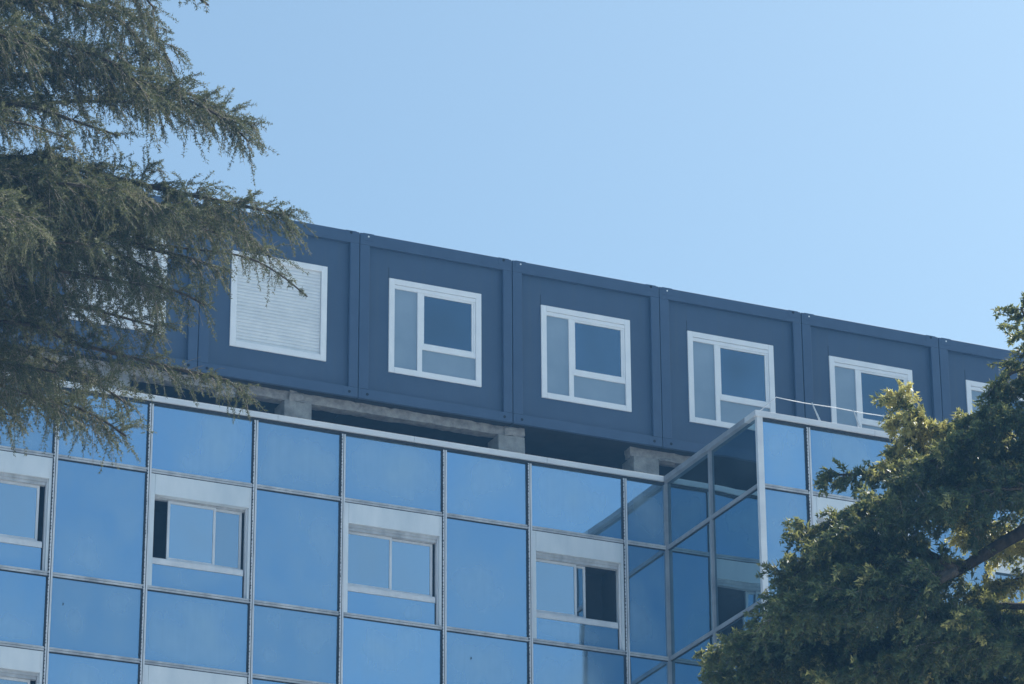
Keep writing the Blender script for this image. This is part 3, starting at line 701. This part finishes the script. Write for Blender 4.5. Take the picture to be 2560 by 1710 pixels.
# ---------------------------------------------------------------- trees
def catmull(pts, step=.03):
    P = [np.array(p, float) for p in pts]
    P = [2 * P[0] - P[1]] + P + [2 * P[-1] - P[-2]]
    out = []
    for i in range(1, len(P) - 2):
        n = max(3, int(np.linalg.norm(P[i + 1] - P[i]) / step))
        for t in np.arange(n) / n:
            out.append(.5 * (2 * P[i] + (P[i + 1] - P[i - 1]) * t + (2 * P[i - 1] - 5 * P[i] + 4 * P[i + 1] - P[i + 2]) * t * t + (3 * P[i] - P[i - 1] - 3 * P[i + 1] + P[i + 2]) * t ** 3))
    out.append(P[-2])
    return np.array(out)

def unit(v): return v / (np.linalg.norm(v) + 1e-9)

def grow(limbs, rng, p):
    """tufts (position, axis, size, tint) and twig segments for a set of limbs"""
    tp, ta, ts, tt, seg = [], [], [], [], []
    down = np.array([0, 0, -1.])
    for (pts, bl, hang, sp, rad, tint, skip) in limbs:
        C = catmull(pts)
        d = np.linalg.norm(np.diff(C, axis=0), axis=1); s = np.concatenate([[0], np.cumsum(d)]); Ltot = s[-1]
        pos = skip
        while pos < Ltot:
            i = min(np.searchsorted(s, pos), len(C) - 2); c = C[i]; T = unit(C[i + 1] - C[max(i - 1, 0)])
            f = (pos - skip) / max(Ltot - skip, .1)
            B = unit(np.cross(T, [0, 0, 1.]))
            for side in (-1, 1):
                ltint = rng.normal(p['tm'], .18) + tint
                dr = unit(T * rng.uniform(.25, .95) + B * side * rng.uniform(.35, 1.) + np.array([0, 0, rng.normal(p['up'], p['upsd'])]))
                L = bl * (1 - .62 * f ** 2) * rng.uniform(.45, 1.25)
                droop = rng.uniform(*p['droop'])
                n = 9; tv = np.linspace(0, 1, n)[:, None]
                br = c + L * (dr * tv + down * droop * tv ** 2)
                seg.append(np.hstack([br[:-1], br[1:], np.linspace(.0055, .003, n - 1)[:, None], np.linspace(.005, .0022, n - 1)[:, None]]))
                bt = np.gradient(br, axis=0); bt /= np.linalg.norm(bt, axis=1)[:, None]
                nt_ = max(2, int(L / p['tw']))
                for q in range(nt_ + 1):
                    u = (q + rng.uniform(-.3, .3)) / nt_; u = min(max(u, .03), 1.)
                    k = min(int(u * (n - 1)), n - 2); w = u * (n - 1) - k
                    b0 = br[k] * (1 - w) + br[k + 1] * w; t0 = bt[k]
                    Lh = hang * rng.uniform(.35, 1.2) * (1 - .4 * u)
                    if q == nt_: dd = unit(t0 + rng.normal(0, .15, 3)); Lh *= .8
                    else: dd = unit(t0 * p['fw'] * rng.uniform(.5, 1.2) + down * p['dn'] * rng.uniform(.2, 1.2) + rng.normal(0, p['spread'], 3))
                    m = max(3, int(Lh / p['ts'])); v = (np.arange(m) + .5)[:, None] / m
                    cur = b0 + Lh * (dd * v + down * p['hd'] * v ** 2)
                    e = b0 + Lh * (dd + down * p['hd'])
                    md = b0 + Lh * (dd * .5 + down * p['hd'] * .25)
                    seg.append(np.array([[*b0, *md, .0026, .002], [*md, *e, .002, .0012]]))
                    if rng.random() < p['bare']: continue
                    tp.append(cur); ta.append(np.repeat((dd + down * p['hd'])[None], m, 0)); ts.append(np.full(m, 1.) * (1.05 - .35 * v[:, 0]))
                    tt.append(np.full(m, ltint + rng.normal(0, .12)) + .22 * v[:, 0])
            pos += p['sp'] * sp * rng.uniform(.7, 1.3)
    return np.vstack(tp), np.vstack(ta), np.concatenate(ts), np.concatenate(tt), np.vstack(seg)

def crown_mesh(name, data, rng, p, mats):
    tp, ta, ts, tt, seg = data
    n = p['needles']; N = len(tp)
    ax = np.repeat(ta, n, 0); ax /= np.linalg.norm(ax, axis=1)[:, None] + 1e-9
    c = np.repeat(tp, n, 0) + rng.normal(0, p['jit'], (N * n, 3)); sz = np.repeat(ts, n)
    d = rng.normal(0, 1, (N * n, 3)); d /= np.linalg.norm(d, axis=1)[:, None]
    d = d + ax * p['along']; d /= np.linalg.norm(d, axis=1)[:, None]
    l = (p['len'] * rng.uniform(.65, 1.25, N * n) * sz)[:, None]
    sd = np.cross(d, rng.normal(0, 1, (N * n, 3))); sd /= np.linalg.norm(sd, axis=1)[:, None] + 1e-9
    w = p['wid'] * rng.uniform(.8, 1.2, N * n)[:, None]
    V = np.stack([c - sd * w * .5, c + sd * w * .5, c + d * l], 1).reshape(-1, 3)
    tint = np.repeat(np.clip(np.repeat(tt, n) + rng.normal(0, .10, N * n), 0, 1), 3)
    nf = N * n
    # twigs: three-sided sleeves
    a, b = seg[:, 0:3], seg[:, 3:6]; t = b - a; t /= np.linalg.norm(t, axis=1)[:, None] + 1e-9
    o1 = np.cross(t, np.array([.31, .87, .38])); o1 /= np.linalg.norm(o1, axis=1)[:, None] + 1e-9; o2 = np.cross(t, o1)
    ring = []
    for q, rr in ((a, seg[:, 6:7]), (b, seg[:, 7:8])):
        for k in range(3):
            ang = 2 * math.pi * k / 3
            ring.append(q + (o1 * math.cos(ang) + o2 * math.sin(ang)) * rr)
    TV = np.stack(ring, 1).reshape(-1, 3)
    S = len(seg); base = len(V) + np.arange(S)[:, None] * 6
    pat = np.array([0, 1, 4, 0, 4, 3, 1, 2, 5, 1, 5, 4, 2, 0, 3, 2, 3, 5])
    TF = (base + pat).reshape(-1)
    idx = np.concatenate([np.arange(nf * 3), TF]).astype(np.int32)
    allv = np.vstack([V, TV]).astype(np.float32)
    me = bpy.data.meshes.new(name)
    me.vertices.add(len(allv)); me.vertices.foreach_set('co', allv.ravel())
    me.loops.add(len(idx)); me.loops.foreach_set('vertex_index', idx)
    np_ = len(idx) // 3
    me.polygons.add(np_); me.polygons.foreach_set('loop_start', np.arange(np_, dtype=np.int32) * 3)
    me.polygons.foreach_set('loop_total', np.full(np_, 3, np.int32))
    for q in mats: me.materials.append(q)
    mi = np.zeros(np_, np.int32); mi[nf:] = 1
    me.polygons.foreach_set('material_index', mi)
    at = me.attributes.new('tint', 'FLOAT', 'POINT')
    at.data.foreach_set('value', np.concatenate([tint, np.full(len(TV), .3)]).astype(np.float32))
    print(name, np_, 'triangles')
    me.update(calc_edges=True); me.validate()
    return me

def tree(name, label, base, height, r0, limbs, p, mats, seed, group, extra):
    rng = np.random.default_rng(seed)
    root = empty(name, (base[0], base[1], 0)); tag(root, label, 'tree', group)
    bx, by = base
    zs = np.linspace(-.1, height, 26); tr = MB(); tr.smooth = True
    ph = rng.uniform(0, 6)
    ax = [(.10 * math.sin(z * .35 + ph) * min(1, z / 4), .08 * math.cos(z * .3 + ph) * min(1, z / 4), z) for z in zs]
    tr.tube(ax, [r0 * (1 - .93 * (max(z, 0) / height)) * (1 + .5 * math.exp(-max(z, 0) / .5)) for z in zs], 14)
    tr.build('trunk', MAT['bark'], root)
    def axis_at(z):
        i = min(max(int(np.searchsorted(zs, z)) - 1, 0), len(zs) - 2); return ax[i]
    full = []
    for (pts, bl, hang, sp, rad, tint, skip, from_trunk) in limbs:
        P = [tuple(np.array(q) - np.array([bx, by, 0])) for q in pts]
        if from_trunk:
            a0 = axis_at(P[0][2] - .45); P = [(a0[0], a0[1], P[0][2] - .45)] + P
        full.append((P, bl, hang, sp, rad, tint, skip))
    for k in range(extra[0]):                       # limbs on the sides of the crown outside the picture
        az = extra[1] + k * 2.399963; z = extra[2] + (extra[3] - extra[2]) * ((k * .618034) % 1.0)
        dx, dy = math.cos(az), math.sin(az)
        L = extra[5] * (1.15 - .85 * z / height)
        if dx * extra[4][0] + dy * extra[4][1] > .35: L = min(L, 1.1)
        a0 = axis_at(z)
        P = [(a0[0], a0[1], z), (a0[0] + dx * L * .35, a0[1] + dy * L * .35, z + .25), (a0[0] + dx * L * .7, a0[1] + dy * L * .7, z + .15), (a0[0] + dx * L, a0[1] + dy * L, z - .35)]
        full.append((P, .50, .30, 1.7, .035, 0., .2))
    for (P, bl, hang, sp, rad, tint, skip) in full:
        C = catmull(P, .12); n = len(C)
        m = MB(); m.smooth = True
        m.tube([tuple(q) for q in C], [rad * (1.15 - .95 * i / (n - 1)) + .003 for i in range(n)], 7)
        m.build('limb', MAT['bark'], root)
    me = crown_mesh(name + '_crown', grow(full, rng, p), rng, p, mats)
    link_mesh('crown', me, root)
    return root

CEDAR_P = dict(tm=.40, up=.12, upsd=.46, droop=(.10, .75), tw=.046, fw=1.0, dn=.40, spread=.52, hd=.24, ts=.021, bare=.09, sp=.072,
               needles=6, jit=.007, along=.55, len=.034, wid=.0080)
CONIFER_P = dict(tm=.27, up=.14, upsd=.36, droop=(.08, .50), tw=.040, fw=1.0, dn=.34, spread=.40, hd=.28, ts=.030, bare=.02, sp=.070,
                 needles=6, jit=.010, along=.8, len=.056, wid=.0220)

CEDAR = [q + (True,) for q in CEDAR_LIMBS]
tree('cedar_tree', 'old cedar with drooping grey-green needle sprays hanging over the roof containers', (-10.1, -16.9), 21.5, .36, CEDAR,
     CEDAR_P, [MAT['cedar'], MAT['twig']], 3, 'conifers in front of the building', (44, .4, 6.0, 20.8, (.92, -.4), 4.2))
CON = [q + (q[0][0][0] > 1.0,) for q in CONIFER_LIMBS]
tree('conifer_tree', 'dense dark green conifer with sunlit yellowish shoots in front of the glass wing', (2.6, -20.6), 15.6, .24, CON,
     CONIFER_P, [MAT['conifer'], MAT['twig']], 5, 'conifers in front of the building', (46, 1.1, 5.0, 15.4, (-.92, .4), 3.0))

# ---------------------------------------------------------------- added veil volume, imitating veiling lens flare
hz = MB(); hz.box(-305, 305, -305, 305, -1.0, 26.0)  # added volume that lifts the blacks with blue, like a lens veil
hm = bpy.data.materials.new('veil'); hm.use_nodes = True
hn = hm.node_tree
for q in list(hn.nodes): hn.nodes.remove(q)
ho = hn.nodes.new('ShaderNodeOutputMaterial'); pv = hn.nodes.new('ShaderNodeVolumePrincipled')
pv.inputs['Color'].default_value = (.20, .52, 1.0, 1); pv.inputs['Density'].default_value = VEIL_DENSITY; pv.inputs['Anisotropy'].default_value = .2
hn.links.new(pv.outputs[0], ho.inputs['Volume'])
tag(hz.build('lens_veil', hm), 'added thin bluish air between the camera and the building', 'lens_veil', kind='stuff')
